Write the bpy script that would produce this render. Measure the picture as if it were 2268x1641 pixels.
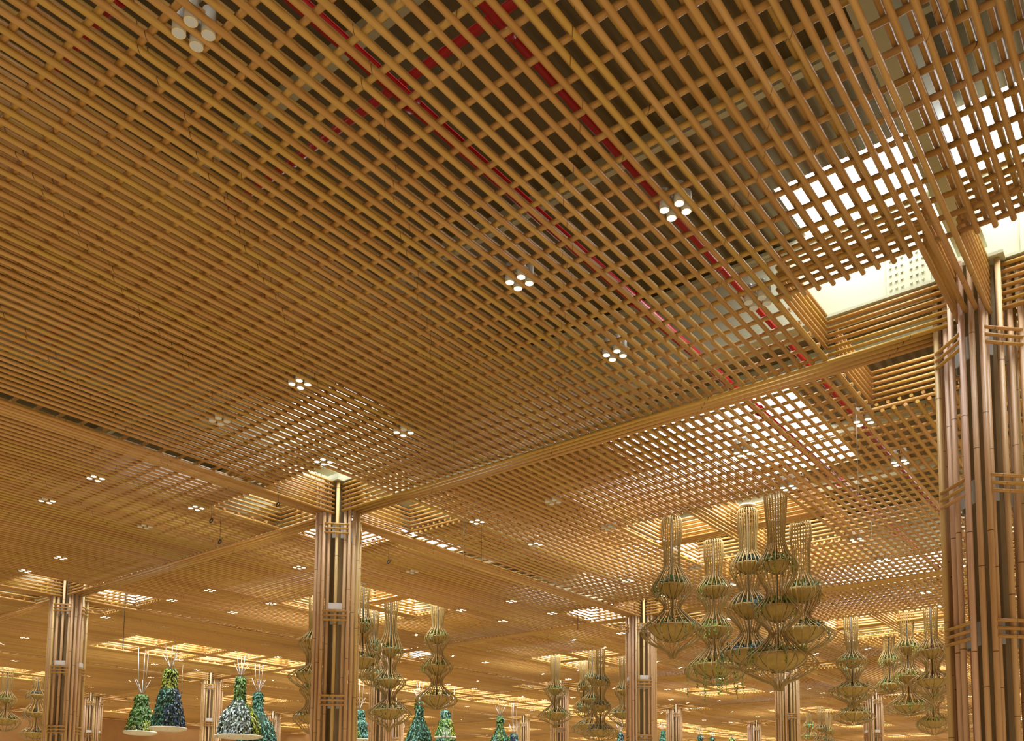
import bpy, math, random
from mathutils import Matrix, Vector
C = bpy.context.scene.collection
for o in list(bpy.data.objects): bpy.data.objects.remove(o)
rnd = random.Random(7)
S = bpy.context.scene

# ---------------------------------------------------------------- camera
# metres; x runs along the cross beams, y along the long poles, z up; ceiling lattice near z = ZC
ZC = 10.34
cam_d = bpy.data.cameras.new('camera'); cam = bpy.data.objects.new('camera', cam_d); C.objects.link(cam)
cam_d.sensor_width = 36; cam_d.sensor_fit = 'HORIZONTAL'
cam_d.lens = 1915.46 / 2268 * 36
cam_d.shift_x = (1134 - 1205.27) / 2268
cam_d.shift_y = (1604.41 - 820.5) / 2268
cam_d.clip_end = 600; cam_d.clip_start = 0.1
R_ = Vector((0.79537799, 0.60609284, 0.00503257)); U_ = Vector((0.05095873, -0.07514235, 0.99586989)); F_ = Vector((-0.60396777, 0.79183654, 0.09065229))
M_ = Matrix((R_, U_, -F_)).transposed().to_4x4(); M_.translation = Vector((2.8664, -16.8667, ZC - 8.7405))
cam.matrix_world = M_
S.camera = cam

# ---------------------------------------------------------------- light and exposure
S.view_settings.view_transform = 'Standard'; S.view_settings.look = 'None'
S.view_settings.gamma = 1; S.view_settings.use_curve_mapping = False
S.view_settings.exposure = -0.12
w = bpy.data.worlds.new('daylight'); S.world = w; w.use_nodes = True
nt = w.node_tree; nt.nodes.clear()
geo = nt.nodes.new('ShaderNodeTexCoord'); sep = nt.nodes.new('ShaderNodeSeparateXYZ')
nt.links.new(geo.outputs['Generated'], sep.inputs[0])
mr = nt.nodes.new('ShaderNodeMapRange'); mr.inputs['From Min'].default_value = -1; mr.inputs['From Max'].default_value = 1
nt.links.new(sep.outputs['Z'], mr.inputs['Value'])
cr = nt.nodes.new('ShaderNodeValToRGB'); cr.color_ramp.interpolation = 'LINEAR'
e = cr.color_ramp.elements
# bright overcast sky above the horizon, added warm fill below it for floor bounce
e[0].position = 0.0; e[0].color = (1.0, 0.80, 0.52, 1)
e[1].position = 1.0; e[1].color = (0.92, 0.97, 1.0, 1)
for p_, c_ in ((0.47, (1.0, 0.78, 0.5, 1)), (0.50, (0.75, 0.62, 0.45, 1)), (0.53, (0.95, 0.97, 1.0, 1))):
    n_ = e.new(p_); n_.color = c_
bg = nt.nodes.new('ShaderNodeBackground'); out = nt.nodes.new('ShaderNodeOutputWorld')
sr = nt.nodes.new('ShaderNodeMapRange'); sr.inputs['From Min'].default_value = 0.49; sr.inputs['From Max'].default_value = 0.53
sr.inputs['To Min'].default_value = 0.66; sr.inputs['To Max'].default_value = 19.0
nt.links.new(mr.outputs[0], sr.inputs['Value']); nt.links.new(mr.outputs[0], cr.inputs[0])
# gradient added to the world light: stronger towards +x, shading poles from one side
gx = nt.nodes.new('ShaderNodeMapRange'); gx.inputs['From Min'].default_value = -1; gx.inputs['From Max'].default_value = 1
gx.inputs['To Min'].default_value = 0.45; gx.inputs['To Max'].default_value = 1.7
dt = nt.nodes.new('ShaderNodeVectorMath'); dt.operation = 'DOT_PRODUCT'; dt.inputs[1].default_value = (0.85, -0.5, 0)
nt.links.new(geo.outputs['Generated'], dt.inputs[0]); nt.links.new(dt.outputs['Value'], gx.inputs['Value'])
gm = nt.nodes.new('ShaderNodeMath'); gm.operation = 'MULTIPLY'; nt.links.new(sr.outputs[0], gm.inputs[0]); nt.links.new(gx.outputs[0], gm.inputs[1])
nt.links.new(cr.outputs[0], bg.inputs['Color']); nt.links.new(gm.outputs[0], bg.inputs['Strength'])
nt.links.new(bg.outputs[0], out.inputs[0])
S.cycles.max_bounces = 5; S.cycles.diffuse_bounces = 3; S.cycles.glossy_bounces = 2
S.cycles.transparent_max_bounces = 8; S.cycles.use_denoising = True

# ---------------------------------------------------------------- materials
def mat(name, col, rough=0.6, metal=0.0, emit=None, var=0.0, hue=0.0, spec=0.4, isl=True, noise=0.0, nscale=20):
    m = bpy.data.materials.new(name); m.use_nodes = True
    t = m.node_tree; b = t.nodes['Principled BSDF']
    b.inputs['Roughness'].default_value = rough; b.inputs['Metallic'].default_value = metal
    b.inputs['Specular IOR Level'].default_value = spec
    src = None
    rgb = t.nodes.new('ShaderNodeRGB'); rgb.outputs[0].default_value = (*col, 1); src = rgb.outputs[0]
    if var or hue:
        g = t.nodes.new('ShaderNodeNewGeometry'); hs = t.nodes.new('ShaderNodeHueSaturation')
        a = t.nodes.new('ShaderNodeMapRange'); a.inputs['To Min'].default_value = 1 - var; a.inputs['To Max'].default_value = 1 + var
        t.links.new(g.outputs['Random Per Island'], a.inputs['Value']); t.links.new(a.outputs[0], hs.inputs['Value'])
        wn = t.nodes.new('ShaderNodeTexWhiteNoise'); wn.noise_dimensions = '1D'; t.links.new(g.outputs['Random Per Island'], wn.inputs['W'])
        a2 = t.nodes.new('ShaderNodeMapRange'); a2.inputs['To Min'].default_value = .5 - hue; a2.inputs['To Max'].default_value = .5 + hue
        t.links.new(wn.outputs['Value'], a2.inputs['Value']); t.links.new(a2.outputs[0], hs.inputs['Hue'])
        t.links.new(src, hs.inputs['Color']); src = hs.outputs[0]
    if noise:
        tc = t.nodes.new('ShaderNodeTexCoord'); nz = t.nodes.new('ShaderNodeTexNoise'); nz.inputs['Scale'].default_value = nscale
        t.links.new(tc.outputs['Object'], nz.inputs['Vector'])
        a = t.nodes.new('ShaderNodeMapRange'); a.inputs['To Min'].default_value = 1 - noise; a.inputs['To Max'].default_value = 1 + noise
        t.links.new(nz.outputs['Fac'], a.inputs['Value'])
        hs = t.nodes.new('ShaderNodeHueSaturation'); t.links.new(a.outputs[0], hs.inputs['Value']); t.links.new(src, hs.inputs['Color']); src = hs.outputs[0]
    t.links.new(src, b.inputs['Base Color'])
    if emit:
        b.inputs['Emission Color'].default_value = (*emit[0], 1); b.inputs['Emission Strength'].default_value = emit[1]
        m.cycles.emission_sampling = 'NONE'
    return m
def bamboo(name, axis, col=(0.53, 0.285, 0.078), period=4.2, slope=0.31):
    """pole skin: tone differs from pole to pole, fine fibres along the axis, dark joint rings"""
    m = bpy.data.materials.new(name); m.use_nodes = True; t = m.node_tree; b = t.nodes['Principled BSDF']
    N = t.nodes.new; L = t.links.new
    b.inputs['Roughness'].default_value = 0.42; b.inputs['Specular IOR Level'].default_value = 0.35
    g = N('ShaderNodeNewGeometry'); oi = N('ShaderNodeObjectInfo'); ad = N('ShaderNodeMath'); ad.operation = 'ADD'
    L(g.outputs['Random Per Island'], ad.inputs[0]); L(oi.outputs['Random'], ad.inputs[1])
    wn = N('ShaderNodeTexWhiteNoise'); wn.noise_dimensions = '1D'; L(ad.outputs[0], wn.inputs['W'])
    cr = N('ShaderNodeValToRGB'); e = cr.color_ramp.elements
    k = lambda s, r=1, gg=1, bb=1: (min(1, col[0]*s*r), min(1, col[1]*s*gg), min(1, col[2]*s*bb), 1)
    e[0].position = 0; e[0].color = k(0.88, 1, .93, .8); e[1].position = 1; e[1].color = k(1.1, 1, 1.0, 1.35)
    n2 = e.new(0.45); n2.color = k(1.0); n3 = e.new(0.75); n3.color = k(1.0, 1, 1.1, .75)
    L(wn.outputs['Value'], cr.inputs[0])
    tc = N('ShaderNodeTexCoord'); sp = N('ShaderNodeSeparateXYZ'); L(tc.outputs['Object'], sp.inputs[0])
    ax = 'XYZ'[axis]; other = 'XYZ'[(axis + 1) % 3] if axis != 2 else 'X'
    if axis == 1: other = 'X'
    if axis == 0: other = 'Y'
    mu = N('ShaderNodeMath'); mu.operation = 'DIVIDE'; L(sp.outputs[ax], mu.inputs[0]); mu.inputs[1].default_value = period
    mo = N('ShaderNodeMath'); mo.operation = 'MULTIPLY_ADD'; L(sp.outputs[other], mo.inputs[0]); mo.inputs[1].default_value = slope if axis != 2 else 0; L(mu.outputs[0], mo.inputs[2])
    m3 = N('ShaderNodeMath'); m3.operation = 'MULTIPLY_ADD'; L(wn.outputs['Value'], m3.inputs[0]); m3.inputs[1].default_value = 0.10 if axis != 2 else 1.0; L(mo.outputs[0], m3.inputs[2])
    fr = N('ShaderNodeMath'); fr.operation = 'FRACT'; L(m3.outputs[0], fr.inputs[0])
    lt = N('ShaderNodeMath'); lt.operation = 'LESS_THAN'; L(fr.outputs[0], lt.inputs[0]); lt.inputs[1].default_value = 0.014 / period
    mp = N('ShaderNodeMapping'); s_ = [26, 26, 26]; s_[axis] = 1.2; mp.inputs['Scale'].default_value = s_; L(tc.outputs['Object'], mp.inputs[0])
    nz = N('ShaderNodeTexNoise'); nz.inputs['Scale'].default_value = 1.5; nz.inputs['Detail'].default_value = 3; L(mp.outputs[0], nz.inputs['Vector'])
    a = N('ShaderNodeMapRange'); a.inputs['To Min'].default_value = .8; a.inputs['To Max'].default_value = 1.2; L(nz.outputs['Fac'], a.inputs['Value'])
    hs = N('ShaderNodeHueSaturation'); L(cr.outputs[0], hs.inputs['Color']); L(a.outputs[0], hs.inputs['Value'])
    mx = N('ShaderNodeMix'); mx.data_type = 'RGBA'; L(lt.outputs[0], mx.inputs['Factor']); L(hs.outputs[0], mx.inputs[6]); mx.inputs[7].default_value = (0.12, 0.05, 0.015, 1)
    L(mx.outputs[2], b.inputs['Base Color'])
    return m
BX, BY, BZ = bamboo('bamboo_x', 0), bamboo('bamboo_y', 1), bamboo('bamboo_z', 2, (0.60, 0.37, 0.18), 2.1)
M = {
 'deck': None, 'steel': mat('cream_steel', (0.50, 0.48, 0.32), .55), 'core': mat('core_steel', (0.30, 0.22, 0.11), .6, noise=.1, nscale=4),
 'plate': mat('grey_plate', (0.5, 0.52, 0.5), .5), 'dark': mat('dark_steel', (0.05, 0.045, 0.04), .6),
 'red': mat('red_pipe', (0.42, 0.012, 0.01), .35), 'can': mat('lamp_can', (0.55, 0.5, 0.4), .4),
 'lit': mat('lamp_lit', (1, .9, .7), .5, emit=((1.0, 0.86, 0.58), 9.0)), 'unlit': mat('lamp_unlit', (0.62, 0.62, 0.6), .35),
 'rim': mat('lamp_rim', (0.8, 0.68, 0.4), .4),
 'cane': mat('cane', (0.36, 0.24, 0.075), .5, var=.18), 'bowl': mat('bowl', (0.45, 0.29, 0.06), .45, noise=.35, nscale=6),
 'soil': mat('soil', (0.035, 0.03, 0.02), .9), 'wire': mat('wire', (0.5, 0.48, 0.42), .4, .6), 'wiredark': mat('wire_dark', (0.12, 0.1, 0.08), .5),
 'white': mat('white_plastic', (0.85, 0.87, 0.92), .4), 'tray': mat('tray', (0.75, 0.66, 0.45), .45), 'gold': mat('lit_tray', (0.8, 0.55, 0.2), .5),
 'wall': mat('timber_wall', (0.40, 0.20, 0.06), .7, noise=.12, nscale=1.5), 'blue': mat('blue_rope', (0.05, 0.2, 0.5), .6),
 'leaf': mat('leaf_green', (0.10, 0.20, 0.03), .5, var=.55, hue=.03), 'lime': mat('leaf_lime', (0.30, 0.36, 0.03), .5, var=.4, hue=.02),
 'teal': mat('leaf_teal', (0.06, 0.20, 0.13), .4, var=.6, hue=.03), 'navy': mat('leaf_navy', (0.05, 0.09, 0.15), .3, var=.7, hue=.03),
 'silver': mat('leaf_silver', (0.26, 0.31, 0.27), .3, var=.8, hue=.04), 'maroon': mat('leaf_maroon', (0.25, 0.05, 0.04), .5, var=.4, hue=.02),
 'olive': mat('leaf_olive', (0.20, 0.24, 0.06), .5, var=.6, hue=.03), 'under': mat('dark_core', (0.02, 0.035, 0.012), .9),
}
def deck_mat():
    m = bpy.data.materials.new('roof_deck'); m.use_nodes = True; t = m.node_tree; b = t.nodes['Principled BSDF']; N = t.nodes.new; L = t.links.new
    b.inputs['Roughness'].default_value = .6; b.inputs['Base Color'].default_value = (0.13, 0.095, 0.035, 1)
    tc = N('ShaderNodeTexCoord'); wv = N('ShaderNodeTexWave'); wv.bands_direction = 'X'; wv.inputs['Scale'].default_value = 1.1; L(tc.outputs['Object'], wv.inputs['Vector'])
    bp = N('ShaderNodeBump'); bp.inputs['Strength'].default_value = .8; bp.inputs['Distance'].default_value = .08; L(wv.outputs['Fac'], bp.inputs['Height']); L(bp.outputs[0], b.inputs['Normal'])
    return m
M['deck'] = deck_mat()
def glass_mat():
    m = bpy.data.materials.new('skylight_glass'); m.use_nodes = True; t = m.node_tree; t.nodes.clear(); N = t.nodes.new; L = t.links.new
    o = N('ShaderNodeOutputMaterial'); tr = N('ShaderNodeBsdfTransparent'); tr.inputs[0].default_value = (.93, .96, 1, 1); gl = N('ShaderNodeBsdfGlossy'); gl.inputs['Roughness'].default_value = .05
    mx = N('ShaderNodeMixShader'); mx.inputs[0].default_value = .06; L(tr.outputs[0], mx.inputs[1]); L(gl.outputs[0], mx.inputs[2]); L(mx.outputs[0], o.inputs[0])
    return m
M['glass'] = glass_mat()

# ---------------------------------------------------------------- mesh helpers
class MB:
    def __init__(s): s.v = []; s.f = []; s.mi = []
    def add(s, vs, fs, mi=0):
        n = len(s.v); s.v.extend(vs); s.f.extend([tuple(i + n for i in f) for f in fs]); s.mi.extend([mi] * len(fs)); return s
    def rod(s, a, b, r, n=10, cap=True, r2=None, mi=0):
        a = Vector(a); b = Vector(b); d = (b - a).normalized(); r2 = r if r2 is None else r2
        x = d.orthogonal().normalized(); y = d.cross(x); vs = []
        for p, q in ((a, r), (b, r2)):
            for i in range(n):
                t = 2 * math.pi * i / n; vs.append(tuple(p + x * (q * math.cos(t)) + y * (q * math.sin(t))))
        fs = [(i, (i + 1) % n, n + (i + 1) % n, n + i) for i in range(n)]
        if cap: fs += [tuple(range(n - 1, -1, -1)), tuple(range(n, 2 * n))]
        return s.add(vs, fs, mi)
    def box(s, x0, x1, y0, y1, z0, z1, mi=0):
        vs = [(x, y, z) for z in (z0, z1) for y in (y0, y1) for x in (x0, x1)]
        return s.add(vs, [(0, 2, 3, 1), (4, 5, 7, 6), (0, 1, 5, 4), (2, 6, 7, 3), (0, 4, 6, 2), (1, 3, 7, 5)], mi)
    def tube(s, pts, r, n=6, mi=0):
        P = [Vector(p) for p in pts]; vs = []; x = None
        for i, p in enumerate(P):
            d = (P[min(i + 1, len(P) - 1)] - P[max(i - 1, 0)]).normalized()
            x = d.orthogonal().normalized() if x is None else (x - d * x.dot(d)).normalized()
            y = d.cross(x)
            for k in range(n):
                t = 2 * math.pi * k / n; vs.append(tuple(p + x * (r * math.cos(t)) + y * (r * math.sin(t))))
        fs = [(i * n + k, i * n + (k + 1) % n, (i + 1) * n + (k + 1) % n, (i + 1) * n + k) for i in range(len(P) - 1) for k in range(n)]
        fs += [tuple(range(n - 1, -1, -1)), tuple(range((len(P) - 1) * n, len(P) * n))]
        return s.add(vs, fs, mi)
    def lathe(s, prof, n=24, mi=0, cx=0, cy=0):
        vs = [(cx + r * math.cos(2 * math.pi * k / n), cy + r * math.sin(2 * math.pi * k / n), z) for z, r in prof for k in range(n)]
        fs = [(i * n + k, i * n + (k + 1) % n, (i + 1) * n + (k + 1) % n, (i + 1) * n + k) for i in range(len(prof) - 1) for k in range(n)]
        return s.add(vs, fs, mi)
    def ring(s, R, z, r, n=28, m=5, mi=0):
        vs = []
        for i in range(n):
            t = 2 * math.pi * i / n
            for k in range(m):
                u = 2 * math.pi * k / m; q = R + r * math.cos(u); vs.append((q * math.cos(t), q * math.sin(t), z + r * math.sin(u)))
        return s.add(vs, [(i * m + k, ((i + 1) % n) * m + k, ((i + 1) % n) * m + (k + 1) % m, i * m + (k + 1) % m) for i in range(n) for k in range(m)], mi)
    def leaf(s, p, n, up, l, w, mi=0):
        p = Vector(p); n = Vector(n).normalized(); up = Vector(up); t = (up - n * up.dot(n)); t = t.normalized() if t.length > 1e-4 else n.orthogonal().normalized(); b = n.cross(t)
        vs = [p, p + t * (l * .45) + b * (w * .5) + n * (l * .1), p + t * l, p + t * (l * .45) - b * (w * .5) + n * (l * .1)]
        return s.add([tuple(v) for v in vs], [(0, 1, 2, 3)], mi)
    def mesh(s, name, mats, smooth=True):
        me = bpy.data.meshes.new(name); me.from_pydata(s.v, [], s.f)
        for m in (mats if isinstance(mats, (list, tuple)) else [mats]): me.materials.append(m)
        me.polygons.foreach_set('material_index', s.mi)
        if smooth: me.polygons.foreach_set('use_smooth', [len(f) == 4 for f in s.f])
        me.update(); return me
    def build(s, name, mats, parent=None, smooth=True, loc=None):
        o = bpy.data.objects.new(name, s.mesh(name, mats, smooth)); C.objects.link(o); o.parent = parent
        if loc: o.location = loc
        return o
def empty(name, loc):
    o = bpy.data.objects.new(name, None); C.objects.link(o); o.location = loc; o.empty_display_size = .3; return o
def tag(o, label=None, cat=None, group=None, kind=None):
    if label: o['label'] = label
    if cat: o['category'] = cat
    if group: o['group'] = group
    if kind: o['kind'] = kind
    return o
def dup(o, parent=None):
    c = o.copy(); C.objects.link(c); c.parent = parent
    for k in KIDS.get(o.name, ()): dup(k, c)
    return c
KIDS = {}
def learn(root):
    """remember the children of a finished thing so that dup() need not search for them"""
    for o in bpy.data.objects:
        if o.parent: KIDS.setdefault(o.parent.name, [])
    seen = set()
    for o in bpy.data.objects:
        if o.parent and o not in KIDS[o.parent.name]: KIDS[o.parent.name].append(o)

# ================================================================ SETTING
ZL, ZB, ZU = 0.14, 0.227, 0.315          # lower poles, cross poles, upper poles above the beam level
PR = 0.043                                # pole radius
PW = 0.038                                # radius of the stacked shaft poles
EX, EY = 2.72, 2.71                       # half size of a coffer
HB = 9.0
def sub(iv, cuts):
    r = [iv]
    for c0, c1 in cuts:
        n = []
        for a, b in r:
            if c1 <= a or c0 >= b: n.append((a, b)); continue
            if c0 > a: n.append((a, c0))
            if c1 < b: n.append((c1, b))
        r = n
    return [q for q in r if q[1] - q[0] > .05]
def make_bay(coffers, sky, detail=10):
    """meshes of one 18 m bay; coffers = y positions of square openings on the bay's middle line, corners are always open"""
    low, cross, upp, walls = MB(), MB(), MB(), MB()
    def ycuts(x):
        c = []
        if abs(x) > HB - EX: c += [(-99, -HB + EY), (HB - EY, 99)]
        for cy in coffers:
            if abs(x) < EX: c.append((cy - EY, cy + EY))
        return c
    def xcuts(y):
        c = []
        if abs(y) > HB - EY: c += [(-99, -HB + EX), (HB - EX, 99)]
        for cy in coffers:
            if abs(y - cy) < EY: c.append((-EX, EX))
        return c
    for a, b in sub((-8.72, 8.72), ycuts(-8.625)): upp.rod((-8.625, a, ZU), (-8.625, b, ZU), PR * .95, 8)
    k = -34
    while k <= 34:
        x = k * .25
        if not (abs(abs(x) - 6.25) < .01 or (coffers and abs(abs(x) - 2.75) < .01)) or True:
            for a, b in sub((-8.72, 8.72), ycuts(x)): low.rod((x, a, ZL), (x, b, ZL), PR, detail)
        xu = x + .125
        if xu < 8.7:
            for a, b in sub((-8.72, 8.72), ycuts(xu)): upp.rod((xu, a, ZU), (xu, b, ZU), PR * .95, 8)
        k += 1
    y = -8.25 - .5
    while y <= 8.8:
        for a, b in sub((-9, 9), xcuts(y)): cross.rod((a - .03, y, ZB), (b + .03, y, ZB), PR, 8)
        y += .5
    # stacked poles that line the shafts above the openings
    za = [ZL] + [ZU + .06 + .136 * i for i in range(6)]
    zb = [ZB] + [ZB + .175 + .136 * i for i in range(6)]
    zi = [.0 + .136 * i for i in range(8)]
    zj = [.087 + .136 * i for i in range(7)]
    for sx in (-1, 1):
        for sy in (-1, 1):
            for z in za: walls.rod((sx * (HB - EX), sy * (HB - .27), z), (sx * (HB - EX), sy * (HB - EY - .06), z), PW, 8)
            for z in zb[1:]: walls.rod((sx * (HB - .27), sy * (HB - EY), z), (sx * (HB - EX - .03), sy * (HB - EY), z), PW, 8)
            for z in zi: walls.rod((sx * (HB - .25), sy * (HB - .42), z), (sx * (HB - .25), sy * (HB - EY - .1), z), PW, 8)
            for z in zj: walls.rod((sx * (HB - .42), sy * (HB - .25), z), (sx * (HB - EX + .02), sy * (HB - .25), z), PW, 8)
    for cy in coffers:
        for s in (-1, 1):
            for z in za: walls.rod((s * EX, cy - EY - .05, z), (s * EX, cy + EY + .05, z), PW, 8)
            for z in zb[1:]: walls.rod((-EX, cy + s * EY, z), (EX, cy + s * EY, z), PW, 8)
            for z in zi[1:]:
                walls.rod((s * .25, cy - EY, z), (s * .25, cy - .3, z), PW, 8); walls.rod((s * .25, cy + .3, z), (s * .25, cy + EY, z), PW, 8)
            for z in zj[1:]:
                walls.rod((-EX, cy + s * .25, z), (-.3, cy + s * .25, z), PW, 8); walls.rod((.3, cy + s * .25, z), (EX, cy + s * .25, z), PW, 8)
        for q in (-.25, -.083, .083, .25):
            walls.rod((q, cy - EY - .2, ZL), (q, cy + EY + .2, ZL), PR, 8); walls.rod((-EX - .2, cy + q, ZB), (EX + .2, cy + q, ZB), PR, 8)
    dk, gl = MB(), MB()
    q = 9.0 - 3.1
    holes = [(-9, -q, -9, -9 + 1.9), (q, 9, -9, -9 + 1.9), (-9, -q, 9 - 1.9, 9), (q, 9, 9 - 1.9, 9)]
    if sky: holes += [(-3.2, 3.2, cy - 3.2, cy + 3.2) for cy in sky]
    xs = sorted({-9, 9, *[h[0] for h in holes], *[h[1] for h in holes]}); ys = sorted({-9, 9, *[max(-9, h[2]) for h in holes], *[min(9, h[3]) for h in holes]})
    for i in range(len(xs) - 1):
        for j in range(len(ys) - 1):
            mx_, my_ = (xs[i] + xs[i + 1]) / 2, (ys[j] + ys[j + 1]) / 2
            hole = any(h[0] < mx_ < h[1] and h[2] < my_ < h[3] for h in holes)
            if hole: gl.add([(xs[i], ys[j], 3.0), (xs[i + 1], ys[j], 3.0), (xs[i + 1], ys[j + 1], 3.0), (xs[i], ys[j + 1], 3.0)], [(0, 1, 2, 3)])
            else: dk.box(xs[i], xs[i + 1], ys[j], ys[j + 1], 2.95, 3.15)
    st = MB()
    for s in (-1, 1):
        y0, y1 = sorted((s * 9, s * 8.85)); st.box(-9, 9, y0, y1, 1.05, 2.85)
        y0, y1 = sorted((s * 9, s * 8.72)); st.box(-9, 9, y0, y1, 1.0, 1.06); st.box(-9, 9, y0, y1, 2.82, 2.9)
        x0, x1 = sorted((s * 9, s * 8.85)); st.box(x0, x1, -8.7, 8.7, 1.35, 2.85)
        x0, x1 = sorted((s * 9, s * 8.75)); st.box(x0, x1, -8.7, 8.7, 1.3, 1.36)
        # bolted splice plates close to the columns
        for sx in (-1, 1):
            yy = s * 8.84; x0, x1 = sorted((sx * 7.45, sx * 8.25))
            a, b = sorted((yy, yy - s * .03)); st.box(x0, x1, a, b, 1.1, 2.75)
            for i in range(6):
                for j in range(11):
                    bx = sx * (7.53 + i * .105 + (.06 if i > 2 else 0)); bz = 1.18 + j * .145
                    st.rod((bx, yy - s * .03, bz), (bx, yy - s * .06, bz), .024, 6)
    for yy in (-4.5, 0, 4.5):                       # purlins
        st.box(-8.85, 8.85, yy - .06, yy + .06, 2.6, 2.95)
    return dict(lower_poles=low.mesh('lower_poles', BY), cross_poles=cross.mesh('cross_poles', BX), upper_poles=upp.mesh('upper_poles', BY),
                coffer_poles=walls.mesh('coffer_poles', [BX]), roof_deck=dk.mesh('roof_deck', M['deck'], False), skylight=gl.mesh('skylight', M['glass'], False),
                steel_beam=st.mesh('steel_beam', M['steel'], False))
KINDS = {'plain': make_bay([], []), 'coffer': make_bay([0], [0]), 'strip': make_bay([-6, 0, 6], [-6, 0, 6]), 'strip_start': make_bay([0, 6], [0, 6])}
BAYS = []
for i in range(-2, 5):
    for j in range(-1, 8):  # outermost rows lie out of view, added to keep stray sky light out
        x, y = -9 - 18 * i, -9 + 18 * j
        kind = 'plain' if (j <= 0) else 'coffer'
        if i == 2 and j == 1: kind = 'strip_start'
        elif i == 2 and j > 1: kind = 'strip'
        if i < 0: kind = 'plain'
        BAYS.append((x, y, kind))
for x, y, kind in BAYS:
    b = tag(empty('ceiling', (x, y, ZC)), kind='structure')
    for nm, me in KINDS[kind].items():
        o = bpy.data.objects.new(nm, me); C.objects.link(o); o.parent = b
# pole beams between the columns
ba, bb = MB(), MB()
for q in (-.25, -.083, .083, .25):
    ba.rod((q, .72 if abs(q) < .2 else .42, 0), (q, 17.28 if abs(q) < .2 else 17.58, 0), PR, 12); bb.rod((.72 if abs(q) < .2 else .42, q, .087), (17.28 if abs(q) < .2 else 17.58, q, .087), PR, 12)
meA, meB = ba.mesh('beam_poles', BY), bb.mesh('beam_poles', BX)
tn = 0
cells = {(x, y) for x, y, _ in BAYS}
for i in range(-2, 6):
    for j in range(-2, 8):
        X, Y = -18 * i, 18 * j
        if (X - 9, Y + 9) in cells or (X + 9, Y + 9) in cells:
            tn += 1; o = bpy.data.objects.new('trim_%d' % tn, meA); C.objects.link(o); o.location = (X, Y, ZC); tag(o, kind='structure')
        if (X - 9, Y + 9) in cells or (X - 9, Y - 9) in cells:
            tn += 1; o = bpy.data.objects.new('trim_%d' % tn, meB); C.objects.link(o); o.location = (X - 18, Y, ZC); tag(o, kind='structure')
# left and far end walls of the hall, then two added light blockers
tag(MB().box(-90.6, -90, -36, 135, 0, ZC + 3.2).build('wall_left', M['wall'], smooth=False), kind='structure')
tag(MB().box(-90, 36, 135, 135.6, 0, ZC + 3.2).build('wall_far', M['wall'], smooth=False), kind='structure')
tag(MB().box(36, 36.6, -36, 135, 0, ZC + 3.2).build('light_block_right', M['wall'], smooth=False), kind='structure')  # unseen, added to block sky light from the right; the hall continues here
tag(MB().box(-90, 36, -36.6, -36, 0, ZC + 3.2).build('light_block_back', M['wall'], smooth=False), kind='structure')  # unseen, added behind the camera to block sky light

# ================================================================ COLUMNS
def make_column():
    c = empty('bamboo_column', (0, 0, 0))
    zb, zt = 0.0, ZC + .95
    def pole(x, y, z0=zb, z1=zt, r=.05, m=None): MB().rod((0, 0, z0), (0, 0, z1), r, 12).build('pole', BZ, c, loc=(x, y, 0))
    for q in (-.165, 0, .165):
        for s in (-1, 1): pole(s * .70, q); pole(q, s * .70)
    for s in (-1, 1):
        for t in (-1, 1):
            pole(s * .40, t * .40); pole(s * .53, t * .19); pole(s * .19, t * .53)
    for lv in (ZC - .38, ZC - 3.05, ZC - 5.6, ZC - 8.2):
        for s in (-1, 1):
            for t in (-1, 1):
                for k in range(3):
                    a, b = Vector((s * .69, t * .215, 0)), Vector((s * .215, t * .69, 0)); e = (b - a).normalized() * .03
                    MB().rod(a - e, b + e, .032, 8).build('tie_rod', BX, c, loc=(0, 0, lv - .137 * k))
                # short steel brackets behind the ties
                n = Vector((s, t, 0)).normalized(); p = n * .40; u = Vector((-n.y, n.x, 0)); m = MB()
                for o_ in (-.16, .09):
                    q0 = p + u * o_; q1 = q0 + u * .13
                    m.add([tuple(q0 + Vector((0, 0, -.36))), tuple(q1 + Vector((0, 0, -.36))), tuple(q1 + Vector((0, 0, .06))), tuple(q0 + Vector((0, 0, .06))),
                           *(tuple(w_ - n * .03) for w_ in (q0 + Vector((0, 0, -.36)), q1 + Vector((0, 0, -.36)), q1 + Vector((0, 0, .06)), q0 + Vector((0, 0, .06))))],
                          [(0, 1, 2, 3), (7, 6, 5, 4), (0, 4, 5, 1), (1, 5, 6, 2), (2, 6, 7, 3), (3, 7, 4, 0)])
                m.build('bracket', M['plate'], c, smooth=False, loc=(0, 0, lv))
    co = MB(); co.box(-.3, -.24, -.24, .24, zb, zt); co.box(.24, .3, -.24, .24, zb, zt); co.box(-.24, .24, -.03, .03, zb, zt)
    co.build('steel_core', M['core'], c, smooth=False)
    MB().box(-.52, .52, -.52, .52, ZC + .98, ZC + 1.04).build('cap_plate', M['steel'], c, smooth=False)
    return c
col0 = make_column()
def add_floodlights(c):
    for s, t in ((1, -1), (-1, -1), (1, 1), (-1, 1)):
        n = Vector((s, t, 0)).normalized(); m = MB(); m.box(-.2, .2, -.09, .09, 0, .2); m.box(-.17, .17, -.11, -.09, .02, .18)
        o = m.build('floodlight', M['white'], c, smooth=False, loc=(n.x * .53, n.y * .53, ZC - 3.0)); o.rotation_euler.z = math.atan2(n.y, n.x) + math.pi / 2
learn(col0)
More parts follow.
